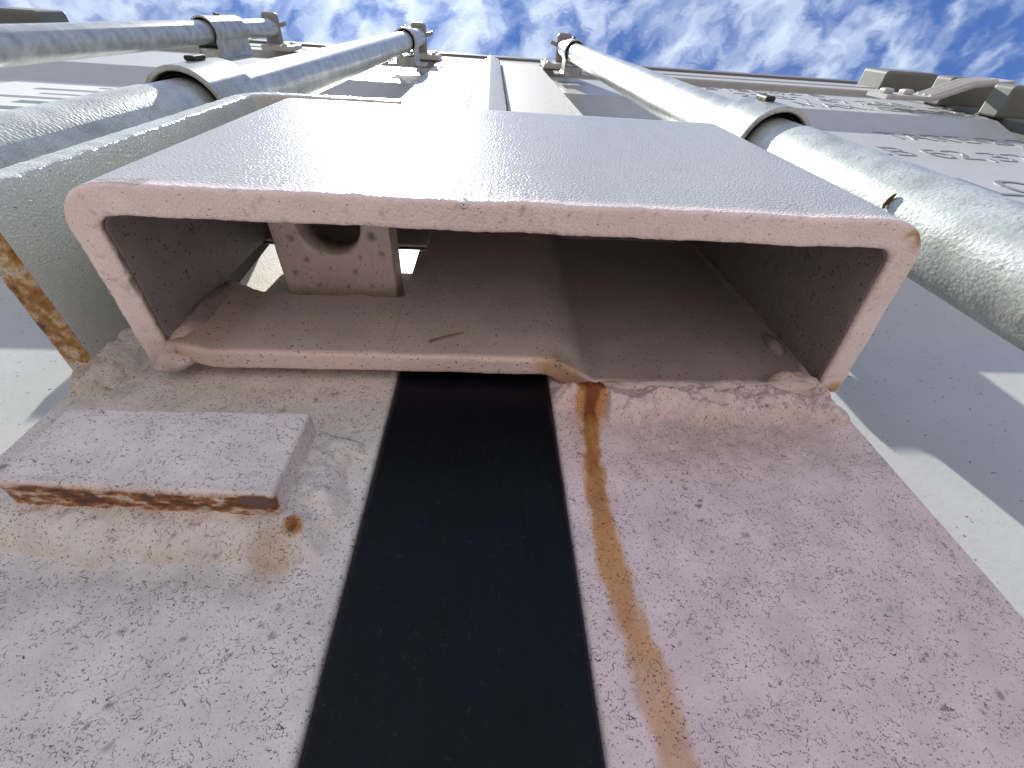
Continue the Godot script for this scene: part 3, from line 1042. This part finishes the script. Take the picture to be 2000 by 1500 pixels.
	g.sheet(rows, func(p: Vector3) -> Color:
		var cl := worn_veil(p) * Color(0.92, 0.88, 0.88)
		for q in [Vector3(-0.47, -0.71, 0.022), Vector3(-0.56, -0.87, 0.014), Vector3(-0.50, -0.93, 0.012), Vector3(-0.79, -0.73, 0.016), Vector3(-0.44, -0.78, 0.014), Vector3(-0.72, -0.93, 0.01), Vector3(-0.75, -0.82, 0.012), Vector3(-0.53, -0.80, 0.01), Vector3(-0.81, -0.88, 0.011), Vector3(-0.66, -0.85, 0.009), Vector3(-0.60, -0.93, 0.009)]:
			cl = dirt(cl, p, 0.9 * (1.0 - ss(q.z * 0.4, q.z * 1.3, Vector2(p.x - q.x, p.z - q.y).length())))
		return cl, true, true)
	part("padlock_tab", g, mats.edge_paint, t, "steel tab with round padlock hole inside the lock box")
	# guides for the two bars
	bar_guide(t, -1.94, 3.3, 3.86)
	bar_guide(t, -1.94, 12.2, 12.9)
	bar_guide(t, -5.56, 10.9, 12.3)
	# faded sticker with green print
	g = Geo.new()
	rb(g, -8.6, -5.6, 7.0, 9.9, -1.432, -1.426, 0.002, one(Color(0.66, 0.68, 0.66)))
	var st := part("sticker", g, plain("sticker_white", Color(0.86, 0.87, 0.86), 0.45), t, "pale sticker with green and grey print")
	var gm := plain("print_green", Color(0.36, 0.47, 0.40), 0.5)
	for b in [[-8.2, -6.6, 7.4, 7.62], [-7.2, -6.0, 7.9, 8.1], [-6.4, -5.8, 7.3, 7.5]]:
		g = Geo.new()
		rb(g, b[0], b[1], b[2], b[3], -1.4262, -1.4235, 0.001)
		part("print_bar", g, gm, st)
	for b in [[-8.0, -6.2, 8.3, 8.45], [-7.4, -5.9, 8.7, 8.8], [-7.8, -5.8, 9.1, 9.25], [-7.0, -5.9, 9.5, 9.6]]:
		g = Geo.new()
		rb(g, b[0], b[1], b[2], b[3], -1.4262, -1.4235, 0.001)
		part("print_bar", g, mats.lettering, st)
	return t

# ---------------------------------------------------------------- locking bars
func make_bars() -> void:
	var specs := [
		[-5.56, 14.2, -1.0, "outer galvanised locking bar at the far left, on the left door", 10.3, 0.9],
		[-1.94, 14.6, 1.0, "galvanised locking bar left of the lock box, rough grey sleeve below its guide", 2.96, 0.0],
		[1.905, 14.4, -1.0, "spangled galvanised locking bar right of the lock box", 2.93, 0.0],
	]
	for s in specs:
		var x: float = s[0]
		var top: float = s[1]
		var t := thing("locking_bar", s[3], "locking bar", P(Vector3(x, -10.5, -0.6)), "vertical locking bars on the doors")
		var g := Geo.new()
		var path := PackedVector3Array()
		for y in [-10.5, -5.0, 0.0, 2.0, 4.0, 8.0, 12.0, top]:
			path.append(Vector3(x, y, -0.6))
		g.tube(path, func(_a: float, _b: float) -> float: return 0.183, 48, one(Color(0.63, 0.64, 0.635)))
		part("pipe", g, mats.zinc_smooth if x < -1.0 else mats.zinc_smooth, t)
		g = Geo.new()
		path = PackedVector3Array()
		for y in [-10.4, -5.0, 0.0, 1.0, 2.0, s[4]]:
			path.append(Vector3(x, y, -0.6))
		g.tube(path, func(_a: float, _b: float) -> float: return 0.189, 48, one(Color(0.60, 0.62, 0.61)))
		part("sleeve", g, mats.sleeve_paint if x > -3.0 and x < 0.0 else mats.zinc, t)
		# cam at the top: collar, flat claw that faces down, and a stub
		var cam := Geo.new()
		var rows := []
		var c := Vector2(x, -0.6)
		cam.rbox(Vector3(x, top + 0.1, -0.66), Vector3(0.2, 0.1, 0.36), 0.09, one(Color(0.26, 0.26, 0.24)))
		var cp := part("cam", cam, mats.panel_paint, t, "dull grey cam at the top end of the bar")
		g = Geo.new()
		var dir: float = 1.0 if x < 0 else -1.0
		g.tube(PackedVector3Array([Vector3(x + dir * 0.15, top + 0.1, -0.56), Vector3(x + dir * 0.36, top + 0.12, -0.50)]), func(_a: float, _b: float) -> float: return 0.045, 12, one(Color(0.30, 0.28, 0.26)))
		part("stub", g, mats.panel_paint, cp)
		g = Geo.new()
		g.rbox(Vector3(x + dir * 0.22, top - 0.1, -0.97), Vector3(0.34, 0.5, 0.06), 0.04, one(Color(0.5, 0.49, 0.47)))
		var kp := thing("cam_keeper", ["keeper plate under the cam of the far left bar", "keeper plate under the cam of the inner left bar", "keeper plate under the cam of the right bar"][specs.find(s)], "keeper", P(Vector3(x + dir * 0.22, top - 0.6, -1.03)), "cam keepers on the header")
		part("base_plate", g, mats.panel_paint, kp)
		for q in [[0.42, 0.2], [0.42, -0.35]]:
			g = Geo.new()
			g.rbox(Vector3(x + dir * q[0], top - 0.1 + q[1], -0.895), Vector3(0.06, 0.06, 0.03), 0.03, one(Color(0.62, 0.62, 0.60)))
			part("bolt_head", g, mats.panel_paint, kp)

# ---------------------------------------------------------------- small things
func make_small_things() -> void:
	var g := Geo.new()
	g.tube(PackedVector3Array([Vector3(-0.203, 1.278, -0.905), Vector3(-0.16, 1.302, -0.903), Vector3(-0.12, 1.322, -0.903), Vector3(-0.083, 1.338, -0.905)]), func(s: float, _a: float) -> float: return 0.0035 - 0.002 * s, 6, one(Color(1, 1, 1)))
	var o := part("grass_stem", g, mats.dry_stem, self)
	tag(o, "thin dry grass stem lying on the back plate inside the lock box", "grass stem")
	g = Geo.new()
	g.tube(PackedVector3Array([Vector3(1.712, 1.862, -0.548), Vector3(1.717, 1.872, -0.538), Vector3(1.727, 1.875, -0.515), Vector3(1.736, 1.873, -0.497), Vector3(1.741, 1.873, -0.489)]), func(s: float, _a: float) -> float: return 0.003 + 0.006 * sin(PI * minf(s * 0.9 + 0.1, 1.0)), 8, one(Color(1, 1, 1)))
	o = part("dry_leaf", g, mats.dry_leaf, self)
	tag(o, "sliver of dry brown leaf stuck to the right locking bar", "leaf")
	for d in [[Vector3(-0.069, 1.199, -0.394), 0.0155, "clear droplet hanging at the middle of the upper rim of the lock box"], [Vector3(0.256, 1.196, -0.93), 0.0145, "clear droplet on the ochre bend of the lower plate edge"]]:
		g = Geo.new()
		var r: float = d[1]
		var rows := []
		for k in 13:
			var a := PI * k / 12.0
			var row := PackedVector3Array()
			for j in 25:
				var b := TAU * (j % 24) / 24
				row.append(d[0] + Vector3(sin(a) * cos(b) * r, -cos(a) * r * 0.6, sin(a) * sin(b) * r))
			rows.append(row)
		g.sheet(rows, one(Color(1, 1, 1)), false, true)
		o = part("water_drop", g, mats.water, self)
		tag(o, d[2], "water drop", "", "droplets on the lock box")
